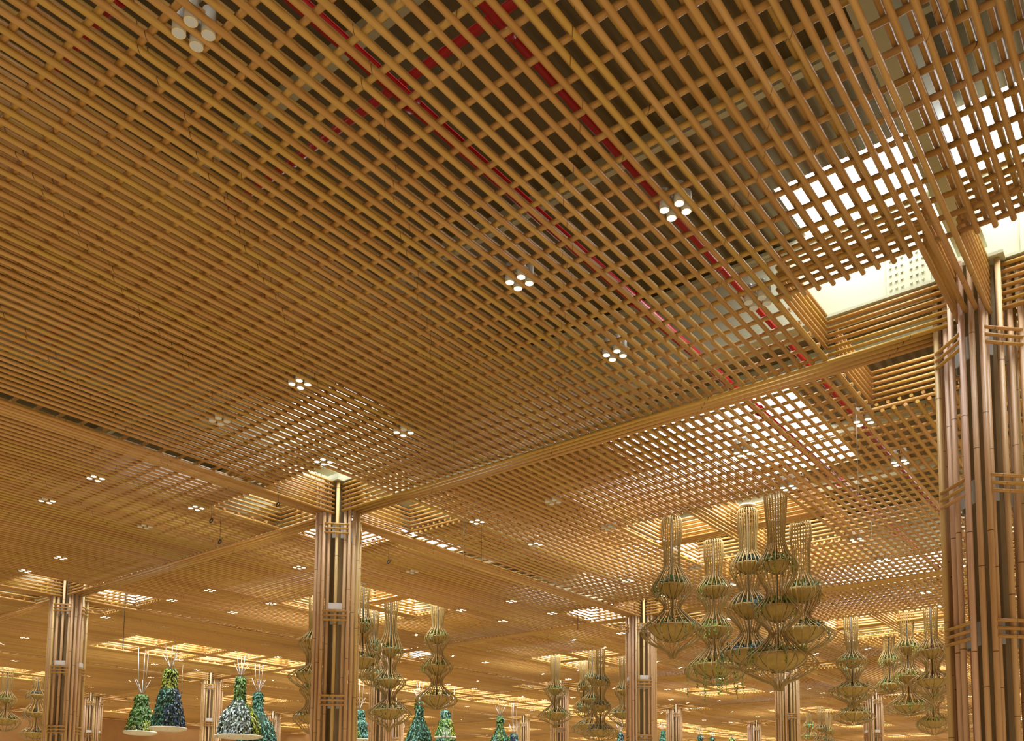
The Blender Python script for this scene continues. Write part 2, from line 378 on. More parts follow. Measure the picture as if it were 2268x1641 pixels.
COLS = [
 ((0, 0), 'massive bamboo pole column in the right foreground, cut off by the picture edge', 'the huge right foreground column', 0),
 ((-18, 0), 'tall bamboo pole column left of centre, with white floodlights on its middle ties', 'the tall column left of centre', 1),
 ((-36, 0), 'tall bamboo pole column nearest the left edge, with white floodlights', 'the leftmost tall column', 1),
 ((-18, 18), 'bamboo pole column right of centre, just left of the big basket planters', 'the column left of big baskets', 1),
 ((-18, 36), 'bamboo pole column standing straight behind the biggest hanging basket planters', 'the column behind the big baskets', 0),
 ((-36, 18), 'bamboo pole column behind the tall column left of centre, mostly hidden by it', 'the column behind that left of centre', 0),
 ((-54, 18), 'slim distant bamboo column between the two pairs of green bell planters on the left', 'the column between the green bells', 1),
 ((-72, 18), 'small distant bamboo column seen just right of the leftmost tall column', 'the column beside the leftmost tall', 1),
 ((-54, 36), 'distant bamboo column further back behind the one hidden by the left of centre column', 'the far column behind left centre', 0),
 ((-72, 36), 'far column peeking out right of the silver and lime bell planters', 'the far column right of bells', 0),
 ((-36, 36), 'distant bamboo column behind the left basket planter of the middle distance group', 'the column behind middle distance baskets', 0),
 ((-54, 54), 'small warmly lit bamboo column just left of the middle distance basket group', 'the warmly lit small column', 0),
 ((-36, 54), 'small bamboo column with lit top, first right of the one beside the big baskets', 'first small column right of centre', 0),
 ((-36, 72), 'tiny far bamboo column left of the one behind the big basket planters', 'second small column right of centre', 0),
 ((-18, 54), 'slim distant column between hanging golden baskets left of the right foreground column', 'the slim column among the golden baskets', 1),
]
CDESC = {}
for k, ((x, y), lab, short, fl) in enumerate(COLS):
    o = dup(col0)
    o.location = (x, y, 0); tag(o, lab, 'column', 'bamboo columns of the hall'); CDESC[(x, y)] = short
    if fl and k: add_floodlights(o)
def kill(o):
    for q in KIDS.get(o.name, ()): kill(q)
    bpy.data.objects.remove(o)
kill(col0)

# ================================================================ SPRINKLER PIPES
def pipe(name, pts, r, lab, group=None):
    m = MB(); m.tube(pts, r, 8)
    a, b = Vector(pts[0]), Vector(pts[-1]); d = (b - a); L_ = d.length; d.normalize(); k = 3.0
    while k < L_: m.rod(a + d * (k - .06), a + d * (k + .06), r * 1.35, 8); k += 6
    o = m.build(name, M['red'], None); tag(o, lab, 'pipe', group); return o
pz = ZC + 1.1
pipe('sprinkler_pipe', [(-5.55, -18, pz), (-5.55, 32, pz)], .10, 'thick red sprinkler pipe running along the poles, across the middle of the ceiling')
pipe('sprinkler_pipe', [(-3.75, -18, pz), (-3.75, 26, pz)], .055, 'thinner red sprinkler pipe running past the lamps at the upper right')
pipe('sprinkler_pipe', [(-16.5, -12.2, pz + .2), (6, -12.2, pz + .2)], .085, 'red sprinkler pipe crossing the poles at the top left corner')
pipe('sprinkler_pipe', [(-17, -9.15, pz + .2), (6, -9.15, pz + .2)], .065, 'red sprinkler pipe crossing the poles from upper centre towards lower left')
pipe('sprinkler_pipe', [(-23.7, 2, pz), (-23.7, 40, pz)], .05, 'slim dark red sprinkler pipe over the bays left of the centre beam')
def rod_thing(name, a, b, r, m, lab, cat, group=None):
    o = MB().rod(a, b, r, 6).build(name, m); tag(o, lab, cat, group); return o

# ================================================================ DOWNLIGHTS
def make_cluster(name, lit, near):
    """four canister lamps hanging in the gaps of the lattice"""
    P = [(s * .125, t * .11) for s in (-1, 1) for t in (-1, 1)]
    if near:
        c = empty(name, (0, 0, 0))
        for (x, y), on in zip(P, lit):
            m = MB(); m.lathe([(.10, .072), (.10, .078), (.40, .078), (.42, .07), (.42, .0)], 18)
            cn = m.build('lamp_can', M['can'], c, loc=(x, y, 0))
            f = MB(); f.add([(0.0, 0, .096)] + [(.07 * math.cos(2 * math.pi * i / 18), .07 * math.sin(2 * math.pi * i / 18), .098) for i in range(18)], [(0, 1 + (i + 1) % 18, 1 + i) for i in range(18)])
            f.build('lens', M['lit'] if on else M['unlit'], cn)
            MB().ring(.072, .10, .008, 18, 4).build('rim', M['rim'], cn)
        MB().box(-.14, .14, -.012, .012, .45, .47).build('frame', M['can'], c, smooth=False)
        learn(c); return c
    m = MB()
    for (x, y), on in zip(P, lit):
        m.rod((x, y, .12), (x, y, .35), .07, 10, False)
        m.add([(x, y, .116)] + [(x + .07 * math.cos(2 * math.pi * i / 10), y + .07 * math.sin(2 * math.pi * i / 10), .118) for i in range(10)], [(0, 1 + (i + 1) % 10, 1 + i) for i in range(10)], 1 if on else 2)
    return m.build(name, [M['can'], M['lit'], M['unlit']], None)
OFF = {(-6, -12): 0, (-3, -3): 0, (-15, -6): 0, (3, -3): 0, (-24, -3): 0, (-12, 3): 2, (-24, -6): 1, (-12, -3): 1}
pats = {0: (0, 0, 0, 0), 1: (1, 1, 1, 1), 2: (0, 0, 0, 0)}
protos = {}
depth = lambda x, y: (x - 2.866) * F_.x + (y + 16.867) * F_.y
NAMEQ = {(1, -1): 'near', (-1, -1): 'left', (1, 1): 'right', (-1, 1): 'far'}
done = []
for bx, by, kind in BAYS:
    for lx in (-6, -3, 3, 6):
        for ly in (-6, -3, 3, 6):
            x, y = bx + lx, by + ly; d = depth(x, y)
            if d < 5 or d > 92: continue
            q = Vector((x, y, ZC)) - M_.translation
            dz_ = q.dot(F_); px = 1205.3 + 1915.5 * q.dot(R_) / dz_; py = 1604.4 - 1915.5 * q.dot(U_) / dz_
            if not (-15 < px < 2283 and -15 < py < 1660): continue
            done.append((d, x, y, px, py))
done.sort(); nL = 0
for d, x, y, px, py in done:
    cx, cy = round(x / 18) * 18, round(y / 18) * 18
    near = d < 42
    st = OFF.get((x, y), None)
    if st is None:
        r = rnd.random()
        lit = (1, 1, 1, 1) if r < .6 else ((1, 0, 1, 1) if r < .7 else ((1, 1, 0, 1) if r < .8 else (0, 0, 0, 0)))
        if d > 42: lit = (1, 1, 1, 1) if r < .3 else ((0, 1, 1, 0) if r < .7 else (0, 0, 0, 0))
        if (x, y) in ((-3, -6), (-6, -6), (-6, -3), (-15, -3), (-21, -6), (-30, -3), (-12, -12)): lit = (1, 1, 1, 1)
    else: lit = (0, 0, 0, 0) if st in (0, 2) else (1, 1, 0, 1)
    key = (lit, near)
    if key not in protos:
        o = make_cluster('downlight_cluster', lit, near); protos[key] = o
    else: o = dup(protos[key])
    o.location = (x, y, ZC)
    sx, sy = (1 if x > cx else -1), (1 if y > cy else -1); ax, ay = abs(x - cx), abs(y - cy)
    who = CDESC.get((cx, cy))
    side = NAMEQ[(sx, sy)]
    pos = {(3, 3): 'innermost', (6, 6): 'outermost', (3, 6): 'second along long poles', (6, 3): 'second along cross poles'}[(ax, ay)]
    n_on = sum(lit); state = 'lit' if n_on == 4 else ('unlit' if n_on == 0 else 'mixed')
    if who: lab = '%s downlights, %s, %s quarter of %s' % (state, pos, side, who); grp = 'four-lamp downlight clusters in the lattice'
    else:
        grp = 'four-lamp downlight clusters in the lattice'
        hz = 'left edge' if px < 400 else 'left half' if px < 900 else 'middle' if px < 1350 else 'right half' if px < 1900 else 'right edge'
        lab = '%s downlights %s, %.1f percent across and %.1f percent down the photo' % (state, 'nearby' if d < 40 else 'far off', px / 22.68, py / 16.41)
    tag(o, lab, 'ceiling light', grp); nL += 1
print('clusters', nL)

# ================================================================ HANGING BASKET PLANTERS
def spline(kn, n):
    """smooth radius curve through (z, r) knots"""
    out_ = []; K = len(kn)
    for i in range(K - 1):
        (z0, r0), (z1, r1) = kn[i], kn[i + 1]
        m0 = (kn[i + 1][1] - kn[i - 1][1]) / (kn[i + 1][0] - kn[i - 1][0]) if i > 0 else 0
        m1 = (kn[i + 2][1] - r0) / (kn[i + 2][0] - z0) if i < K - 2 else (r1 - r0) / (z1 - z0)
        h = z1 - z0; st = max(2, int(abs(h) * n) + 2)
        # flatten the tangent at bulges and necks
        if i > 0 and (kn[i][1] - kn[i - 1][1]) * (r1 - r0) <= 0: m0 = 0
        if i < K - 2 and (r1 - r0) * (kn[i + 2][1] - r1) <= 0: m1 = 0
        for s in range(st):
            t = s / st; t2, t3 = t * t, t * t * t
            out_.append((z0 + h * t, (2 * t3 - 3 * t2 + 1) * r0 + (t3 - 2 * t2 + t) * h * m0 + (-2 * t3 + 3 * t2) * r1 + (t3 - t2) * h * m1))
    out_.append(kn[-1]); return out_
GREENS = ['leaf', 'lime', 'teal', 'olive', 'leaf', 'navy']
def basket(tab, lab, group, look):
    nm, x, y, z, kn, bowls, cap = tab; d = depth(x, y); far = d > 45
    root = empty('hanging_basket_planter', (x, y, ZC + z)); tag(root, lab, 'hanging planter', group)
    pr = spline(kn, 7 if not far else 5); n = 24 if d < 34 else 20 if d < 60 else 16
    rr = .017 if d < 34 else .020; fr = MB()
    for k in range(n):
        t = 2 * math.pi * (k + .3) / n; fr.tube([(r * math.cos(t), r * math.sin(t), zz) for zz, r in pr], rr, 5 if not far else 4)
    if cap:
        for k in range(n):
            t = 2 * math.pi * (k + .3) / n; r0 = kn[0][1]; fr.tube([(r0 * q_ * math.cos(t), r0 * q_ * math.sin(t), zz) for q_, zz in ((1, 0), (.75, .04), (.3, .05))], rr, 4)
    fr.build('cane_frame', M['cane'], root)
    hp = MB()
    def rad(zz):
        for a, b in zip(pr, pr[1:]):
            if b[0] <= zz <= a[0]: return a[1] + (b[1] - a[1]) * (a[0] - zz) / max(1e-6, a[0] - b[0])
        return .2
    zz = -.12
    while zz > bowls[0][0] + .5: hp.ring(rad(zz) - .012, zz, .007, 20, 4); zz -= .17
    for zr, r, zb_ in bowls: hp.ring(rad(zr) * .985, zr - .05, .010, 24, 4)
    hp.build('hoop', M['cane'], root)
    MB().rod((0, 0, 0), (0, 0, bowls[-1][2]), .022, 6).build('hanger_tube', M['dark'] if not cap else M['core'], root)
    for bi, (zr, r, zb_) in enumerate(bowls):
        h = zr - zb_; b = MB(); b.lathe([(0, r * .96), (.02, r * 1.02), (0, r * 1.04), (-h * .25, r * .98), (-h * .55, r * .8), (-h * .82, r * .48), (-h, r * .14), (-h, 0)], 26)
        for k in range(10):
            t = 2 * math.pi * k / 10; b.tube([(r * q_ * math.cos(t), r * q_ * math.sin(t), -h * w_) for q_, w_ in ((1.05, .02), (1.0, .25), (.82, .56), (.5, .84), (.16, 1.01))], .006, 4, 1)
        bo = b.build('bowl', [M['bowl'], M['dark']], root, loc=(0, 0, zr))
        MB().lathe([(.0, r * .95), (.05, r * .6), (.07, 0)], 16).build('soil', M['soil'], bo)
        g = MB(); mats = [M[q_] for q_ in (look if isinstance(look, (list, tuple)) else GREENS[:3])]; nm_ = len(mats)
        cnt = 170 if d < 34 else 90 if d < 60 else 40; sc = .11 if d < 34 else .13 if d < 60 else .16
        for k in range(cnt):
            t = rnd.random() * 6.283; q_ = r * math.sqrt(rnd.random()); hh = .04 + rnd.random() * .26 * (1 - q_ / r * .5)
            p = Vector((q_ * math.cos(t), q_ * math.sin(t), hh)); dr = Vector((math.cos(t) * rnd.random(), math.sin(t) * rnd.random(), .5 + rnd.random()))
            g.leaf(p, Vector((rnd.uniform(-1, 1), rnd.uniform(-1, 1), rnd.uniform(.1, 1))), dr, sc * rnd.uniform(.7, 1.5), sc * .5, rnd.randrange(nm_))
        # trailing shoots over the rim, more on one side
        t0 = rnd.random() * 6.283; vines = (14 if d < 34 else 9) if bi != 1 or d > 34 else 8; long_ = 1.0 if bi == len(bowls) - 1 and look[0] == 'leaf' and cap and nm == 'P3' else .45
        R1 = max(r * 1.05, rad(zr) * .98)
        if long_ == 1.0: vines = 34
        for k in range(vines):
            t = t0 + rnd.gauss(0, .9) if long_ < 1 else rnd.random() * 6.283; ln = rnd.uniform(.15, long_) * (1.25 if long_ == 1.0 else 1)
            s_ = 0.0
            while s_ < ln + .25:
                q_ = r * .8 + (R1 - r * .8) * min(1, s_ / .25); zv = .08 - max(0, s_ - .2)
                p = Vector((q_ * math.cos(t) + rnd.gauss(0, .012), q_ * math.sin(t) + rnd.gauss(0, .012), zv))
                g.leaf(p, (math.cos(t) + rnd.gauss(0, .5), math.sin(t) + rnd.gauss(0, .5), .4), (rnd.gauss(0, .6), rnd.gauss(0, .6), -1), sc * .75, sc * .45, rnd.randrange(nm_)); s_ += .045 if d < 34 else .07
        g.build('foliage', mats, bo)
    # suspension
    cb = MB()
    for s in (-1, 1): cb.tube([(s * kn[0][1] * .6, 0, .03), (s * .15, 0, .5), (s * .1, 0, 3.0 - z)], .008, 5)
    cb.build('cable', M['wire'], root)
    if cap and nm != 'P5':
        MB().lathe([(.12, .05), (.11, .26), (.06, .27), (.05, .05)], 18).build('hanger_disc', M['tray'], root)
        if nm == 'P4':
            m = MB()
            for k in range(9): m.tube([(rnd.gauss(0, .08), rnd.gauss(0, .08), .13 + rnd.random() * .05) for _ in range(5)], .012, 4)
            m.build('rope', M['blue'], root)
    return root
PEND = [
    ('P1',-6.71,6.8,0.4,[(0.0,0.33),(-0.57,0.3),(-1.43,0.24),(-1.85,0.36),(-2.28,0.6),(-2.66,0.48),(-3.02,0.3),(-3.32,0.48),(-3.64,0.71),(-3.99,0.41),(-4.21,0.25),(-4.58,0.53),(-5.17,1.11),(-5.5,0.66),(-5.71,0.2),(-5.89,0.11)],[(-2.16,0.37,-2.48),(-3.46,0.49,-3.91),(-4.88,0.81,-5.37)],0),
    ('P2',-10.27,7.02,0.4,[(0.0,0.2),(-0.07,0.3),(-0.44,0.33),(-1.11,0.26),(-1.59,0.26),(-1.92,0.43),(-2.4,0.66),(-2.72,0.4),(-2.95,0.27),(-3.23,0.51),(-3.74,1.01),(-4.1,0.69),(-4.39,0.2),(-4.57,0.1)],[(-2.24,0.4,-2.66),(-3.58,0.72,-4.05)],1),
    ('P3',-10.29,10.03,0.4,[(0.0,0.22),(-0.08,0.33),(-0.47,0.33),(-1.22,0.27),(-1.5,0.44),(-1.79,0.63),(-2.14,0.44),(-2.57,0.27),(-2.85,0.44),(-3.18,0.63),(-3.43,0.47),(-3.72,0.28),(-4.11,0.6),(-4.58,1.04),(-4.89,0.78),(-5.08,0.16)],[(-1.71,0.38,-2.08),(-3.12,0.44,-3.48),(-4.41,0.72,-4.85)],1),
    ('P4',-8.3,8.41,0.65,[(0.0,0.2),(-0.07,0.3),(-0.34,0.33),(-1.08,0.27),(-1.37,0.27),(-1.63,0.43),(-1.93,0.58),(-2.32,0.43),(-2.66,0.29),(-2.98,0.55),(-3.29,0.71),(-3.7,0.43),(-3.99,0.27),(-4.35,0.61),(-4.79,1.02),(-5.07,0.79),(-5.24,0.17)],[(-1.81,0.39,-2.13),(-3.15,0.49,-3.58),(-4.62,0.72,-5.07)],1),
    ('P5',-7.12,9.84,0.4,[(0.0,0.2),(-0.07,0.31),(-0.39,0.34),(-1.13,0.28),(-1.76,0.28),(-2.05,0.47),(-2.39,0.61),(-2.76,0.44),(-3.12,0.25),(-3.38,0.51),(-3.76,1.02),(-4.08,0.66),(-4.32,0.2),(-4.49,0.12)],[(-2.29,0.53,-2.69),(-3.59,0.67,-4.01)],1),
    ('P6',-25.99,9.52,0.4,[(0.0,0.32),(-0.35,0.31),(-1.08,0.25),(-1.59,0.31),(-2.38,0.57),(-2.77,0.37),(-3.14,0.25),(-3.79,0.72),(-4.16,0.41),(-4.46,0.25),(-5.22,1.02),(-5.58,0.61),(-5.82,0.16),(-6.01,0.08)],[(-2.27,0.33,-2.68),(-3.69,0.47,-4.06),(-5.05,0.69,-5.46)],0),
    ('P7',-24.91,11.41,0.4,[(0.0,0.31),(-0.25,0.31),(-1.0,0.25),(-1.61,0.58),(-1.99,0.38),(-2.28,0.25),(-2.97,0.73),(-3.37,0.38),(-3.68,0.25),(-4.48,0.96),(-4.7,0.75),(-4.89,0.17)],[(-1.54,0.38,-1.86),(-2.91,0.46,-3.33),(-4.33,0.69,-4.79)],0),
    ('P8',-25.53,7.5,0.5,[(0.0,0.25),(-0.59,0.23),(-1.22,0.25),(-1.68,0.47),(-2.13,0.23),(-2.46,0.31),(-3.34,0.74),(-3.69,0.49),(-3.92,0.12)],[(-1.64,0.29,-2.01),(-3.15,0.51,-3.57)],0),
    ('P9',-27.87,10.17,0.4,[(0.0,0.26),(-0.52,0.23),(-1.27,0.19),(-1.83,0.36),(-2.35,0.19),(-2.67,0.26),(-3.31,0.6),(-3.63,0.32),(-3.73,0.11)],[(-1.77,0.26,-2.07),(-3.14,0.38,-3.48)],0),
    ('P10',-28.25,7.02,0.4,[(0.0,0.24),(-0.61,0.22),(-1.53,0.2),(-2.14,0.64),(-2.64,0.32),(-3.05,0.28),(-3.65,1.05),(-4.05,0.64),(-4.35,0.16)],[(-1.99,0.36,-2.44),(-3.53,0.68,-3.97)],0),
    ('P11',-37.22,13.84,0.4,[(0.0,0.28),(-0.52,0.26),(-2.08,0.26),(-2.85,0.64),(-3.37,0.28),(-3.76,0.36),(-4.42,0.98),(-4.96,0.52),(-5.3,0.13)],[(-2.78,0.36,-3.16),(-4.3,0.67,-4.73)],0),
    ('P12',-28.75,25.69,0.4,[(0.0,0.31),(-0.54,0.31),(-1.53,0.25),(-2.23,0.67),(-2.65,0.39),(-2.99,0.25),(-3.83,1.06),(-4.19,0.5),(-4.36,0.17),(-4.52,0.11)],[(-2.14,0.39,-2.51),(-3.63,0.73,-4.08)],0),
    ('P13',-28.48,28.39,0.4,[(0.0,0.3),(-0.5,0.29),(-1.2,0.23),(-1.76,0.46),(-2.4,0.23),(-3.09,0.7),(-3.47,0.41),(-3.7,0.12)],[(-1.67,0.29,-1.96),(-3.01,0.46,-3.36)],0),
    ('P14',-26.52,26.48,0.65,[(0.0,0.28),(-0.61,0.28),(-1.28,0.22),(-1.87,0.55),(-2.34,0.33),(-2.62,0.22),(-3.17,0.69),(-3.72,0.33),(-4.0,0.25),(-4.88,1.27),(-5.21,0.83),(-5.35,0.17)],[(-1.78,0.33,-2.09),(-3.09,0.44,-3.45),(-4.66,0.88,-5.1)],0),
    ('P15',-24.93,24.98,0.4,[(0.0,0.26),(-0.72,0.26),(-1.42,0.24),(-2.08,0.56),(-2.59,0.32),(-2.91,0.24),(-3.57,0.64),(-4.05,0.32),(-4.36,0.24),(-5.1,1.09),(-5.39,0.79),(-5.5,0.16)],[(-2.0,0.32,-2.32),(-3.49,0.48,-3.84),(-4.92,0.74,-5.31)],0),
    ('P16',-25.21,28.02,0.4,[(0.0,0.31),(-0.7,0.28),(-1.57,0.25),(-2.3,0.58),(-2.86,0.28),(-3.14,0.31),(-3.72,1.03),(-4.19,0.56),(-4.47,0.14)],[(-2.22,0.36,-2.55),(-3.64,0.67,-4.0)],0),
    ('P17',-10.47,25.26,0.4,[(0.0,0.33),(-0.42,0.33),(-1.65,0.26),(-2.25,0.75),(-2.76,0.44),(-3.11,0.26),(-3.64,1.12),(-3.97,0.79),(-4.26,0.26),(-4.5,0.13)],[(-2.16,0.42,-2.54),(-3.55,0.73,-3.93)],0),
    ('P18',-12.12,30.62,0.7,[(0.0,0.35),(-0.75,0.32),(-1.63,0.3),(-2.13,0.62),(-2.62,0.3),(-3.0,0.35),(-3.49,0.74),(-3.87,0.35),(-4.14,0.32),(-4.68,1.12),(-4.98,0.69),(-5.13,0.12)],[(-2.05,0.37,-2.4),(-3.42,0.5,-3.74),(-4.48,0.82,-4.93)],0),
    ('P19',-10.11,30.28,0.75,[(0.0,0.32),(-0.46,0.32),(-1.26,0.26),(-1.92,0.55),(-2.4,0.31),(-2.66,0.29),(-3.27,0.72),(-3.48,0.53),(-3.58,0.12)],[(-1.84,0.36,-2.16),(-3.15,0.53,-3.48)],0),
    ('P20',-8.32,26.96,0.65,[(0.0,0.34),(-0.43,0.33),(-1.25,0.28),(-1.76,0.62),(-2.27,0.31),(-2.54,0.27),(-3.21,0.75),(-3.65,0.35),(-3.93,0.29),(-4.66,1.06),(-4.93,0.75),(-5.08,0.18)],[(-1.74,0.33,-2.14),(-3.18,0.44,-3.54),(-4.62,0.66,-4.97)],0),
    ('P21',-6.85,25.36,0.4,[(0.0,0.32),(-0.53,0.29),(-1.38,0.27),(-2.12,0.71),(-2.64,0.34),(-2.91,0.29),(-3.52,1.05),(-3.9,0.71),(-4.17,0.25),(-4.42,0.1)],[(-2.03,0.42,-2.43),(-3.42,0.67,-3.8)],0),
    ('P22',-9.63,37.27,0.4,[(0.0,0.37),(-0.67,0.35),(-2.29,0.32),(-2.9,0.64),(-3.36,0.32),(-3.76,0.32),(-4.35,0.99),(-4.83,0.64),(-5.04,0.13)],[(-2.82,0.43,-3.15),(-4.27,0.7,-4.64)],0),
    ('P23',-62.81,7.83,0.4,[(0.0,0.34),(-0.63,0.34),(-1.57,0.28),(-2.2,0.66),(-2.67,0.38),(-2.92,0.28),(-3.67,1.0),(-4.14,0.75),(-4.39,0.16)],[(-2.14,0.41,-2.45),(-3.58,0.75,-3.99)],0),
    ('P24',-63.55,10.13,0.4,[(0.0,0.39),(-0.62,0.36),(-1.08,0.33),(-1.63,0.75),(-2.02,0.39),(-2.22,0.42),(-2.94,0.88),(-3.42,0.46),(-3.75,0.39),(-4.43,1.07),(-4.85,0.65),(-5.01,0.16)],[(-1.57,0.39,-1.89),(-2.87,0.52,-3.23),(-4.33,0.72,-4.75)],0),
    ('P25',-27.55,65.76,0.8,[(0.0,0.35),(-0.67,0.35),(-1.29,0.27),(-1.91,0.66),(-2.35,0.31),(-2.97,0.84),(-3.32,0.35)],[(-1.82,0.4,-2.13),(-2.88,0.53,-3.19)],0),
    ('P26',-25.12,62.18,0.4,[(0.0,0.34),(-0.72,0.31),(-1.56,0.27),(-2.19,0.67),(-2.65,0.34),(-3.32,0.92),(-3.65,0.34)],[(-2.1,0.42,-2.44),(-3.24,0.59,-3.57)],0),
    ('P27',-25.74,66.02,0.4,[(0.0,0.35),(-0.79,0.31),(-1.49,0.26),(-2.1,0.52),(-2.54,0.31),(-3.2,0.79),(-3.5,0.26)],[(-2.02,0.35,-2.32),(-3.11,0.52,-3.37)],0)]
BELL = [
    ('B1',-46.6,8.95,-2.49,2.21,0.36,0.86),
    ('B2',-44.0,9.2,-1.14,3.43,0.39,0.96),
    ('B3',-44.5,14.07,-0.98,3.71,0.28,1.35),
    ('B4',-46.0,16.39,-1.62,3.4,0.32,1.36),
    ('B5',-46.0,24.92,-2.01,2.15,0.36,0.79),
    ('B6',-44.0,29.03,-1.12,3.65,0.31,1.13),
    ('B7',-46.0,33.96,-1.25,2.18,0.35,0.85),
    ('B7b',-44.0,31.92,-3.71,1.62,0.77,1.06),
    ('B8',-45.0,39.66,-1.27,3.11,0.27,1.05),
    ('B9',-46.0,42.73,-2.54,2.26,0.32,0.89),
    ('B10',-44.0,65.99,-0.77,2.08,0.2,0.54),
    ('B11',-44.0,74.84,-0.68,1.97,0.21,0.64),
    ('B12',-46.0,81.94,-0.35,2.04,0.23,0.62),
    ('B13',-45.0,85.55,-0.28,1.97,0.29,0.69),
    ('B14',-45.0,58.91,-1.4,2.01,0.23,0.61)]
G1, G2, G3, G4, G5, G6 = ('five big basket planters in the near coffer', 'basket planters behind the left of centre column', 'basket planters left of the middle right column',
                      'golden basket planters left of the foreground column', 'basket planters at the left edge', 'tiny far basket planters')
INFO = {
 'P1': ('biggest cane basket planter, three tiers, brown neck reaching up to the lattice', G1, ('leaf', 'lime', 'leaf')),
 'P2': ('leftmost of the five big cane basket planters, wide low bulge and trailing green', G1, ('olive', 'leaf', 'teal')),
 'P3': ('big cane basket planter with long green vines hanging below its lowest tier', G1, ('leaf', 'leaf', 'lime')),
 'P4': ('big cane basket planter with disc and blue rope on top, behind the biggest', G1, ('teal', 'leaf', 'navy')),
 'P5': ('rightmost of the five big cane basket planters, two tiers, pale domed top', G1, ('lime', 'leaf', 'teal')),
 'P6': ('three-tier basket planter with a funnel tip, second right of the column left of centre', G2, ('leaf', 'olive')),
 'P7': ('three-tier basket planter hanging alone furthest right of the column left of centre', G2, ('olive', 'lime')),
 'P8': ('golden basket planter touching the right side of the column left of centre', G2, ('olive', 'leaf')),
 'P9': ('small pale basket planter between the golden one and the funnel-tipped one', G2, ('leaf', 'teal')),
 'P10': ('two-tier basket planter sticking out left of the column left of centre', G2, ('leaf', 'olive')),
 'P11': ('lower basket planter peeking out left of the column left of centre, below another', G2, ('olive', 'leaf')),
 'P12': ('two-tier basket planter full of green, left one of the middle distance group', G3, ('leaf', 'leaf')),
 'P13': ('slimmest basket planter of the middle distance group, partly behind its neighbours', G3, ('teal', 'leaf')),
 'P14': ('basket planter with a wide green lowest tier, centre left of the middle distance group', G3, ('teal', 'leaf')),
 'P15': ('basket planter with a golden lowest bowl, front right of the middle distance group', G3, ('olive', 'navy')),
 'P16': ('basket planter half hidden behind the column left of the big baskets', G3, ('teal', 'leaf')),
 'P17': ('two-tier golden basket planter with a funnel tip, leftmost of the golden group', G4, ('leaf', 'olive')),
 'P18': ('basket planter whose lowest bowl shows below the leftmost golden one', G4, ('leaf', 'teal')),
 'P19': ('smallest golden basket planter with a pale domed top, second from the left of its group', G4, ('olive', 'leaf')),
 'P20': ('three-tier golden basket planter with yellow-green plants in its second tier', G4, ('lime', 'leaf')),
 'P21': ('brightly lit golden basket planter with reddish plants, beside the foreground column', G4, ('maroon', 'lime')),
 'P22': ('basket planter low beside the foreground column, below the brightly lit one', G4, ('leaf', 'lime')),
 'P23': ('golden basket planter at the very left edge of the photo', G5, ('olive', 'leaf')),
 'P24': ('bluish basket planter touching the left side of the leftmost tall column', G5, ('teal', 'navy')),
 'P25': ('leftmost of three tiny far basket planters near the bottom right', G6, ('lime', 'teal')),
 'P26': ('middle one of three tiny far basket planters near the bottom right', G6, ('teal', 'navy')),
 'P27': ('rightmost of three tiny far basket planters near the bottom right', G6, ('olive', 'leaf')),
}
for tab in PEND: basket(tab, *INFO[tab[0]][:2], INFO[tab[0]][2])

# ================================================================ BELL SHAPED GREEN PLANTERS
BI = {
 'B1': ('small green and yellow bell planter with cream tray, leftmost of the bells', ('leaf', 'olive', 'lime')),
 'B2': ('tall bell planter with bright green neck over teal and dark blue leaves', ('lime', 'teal', 'navy')),
 'B3': ('large bell planter covered with silvery leaves and a lime strip on its right side', ('leaf', 'silver', 'lime')),
 'B4': ('teal-leaved bell planter half hidden behind the large silvery one', ('teal', 'teal', 'teal')),
 'B5': ('dark teal bell planter peeking out right of the column left of centre', ('teal', 'teal', 'leaf')),
 'B6': ('dark green bell planter under the lone basket planter, cut by the bottom edge', ('leaf', 'teal', 'teal')),
 'B7': ('small square-necked bell planter with a cream tray, right of the dark green one', ('teal', 'leaf', 'lime')),
 'B7b': ('green bell planter showing just below the tray of the square-necked one', ('teal', 'leaf', 'leaf')),
 'B8': ('slim pointed green bell planter on white cables, left of the warmly lit column', ('leaf', 'teal', 'leaf')),
 'B9': ('bluish bell planter top close beside the warmly lit column', ('teal', 'navy', 'teal')),
 'B10': ('tiny teal bell planter just right of the column left of the big baskets', ('teal', 'teal', 'leaf')),
 'B11': ('tiny dark bell planter between the two small columns right of centre, left one', ('navy', 'teal', 'leaf')),
 'B12': ('tiny dark bell planter between the two small columns right of centre, right one', ('teal', 'leaf', 'navy')),
 'B13': ('tiny bright green bell planter left of the second small column right of centre', ('lime', 'leaf', 'leaf')),
 'B14': ('tiny dark bell planter left of the column beside the big baskets', ('teal', 'navy', 'teal')),
}
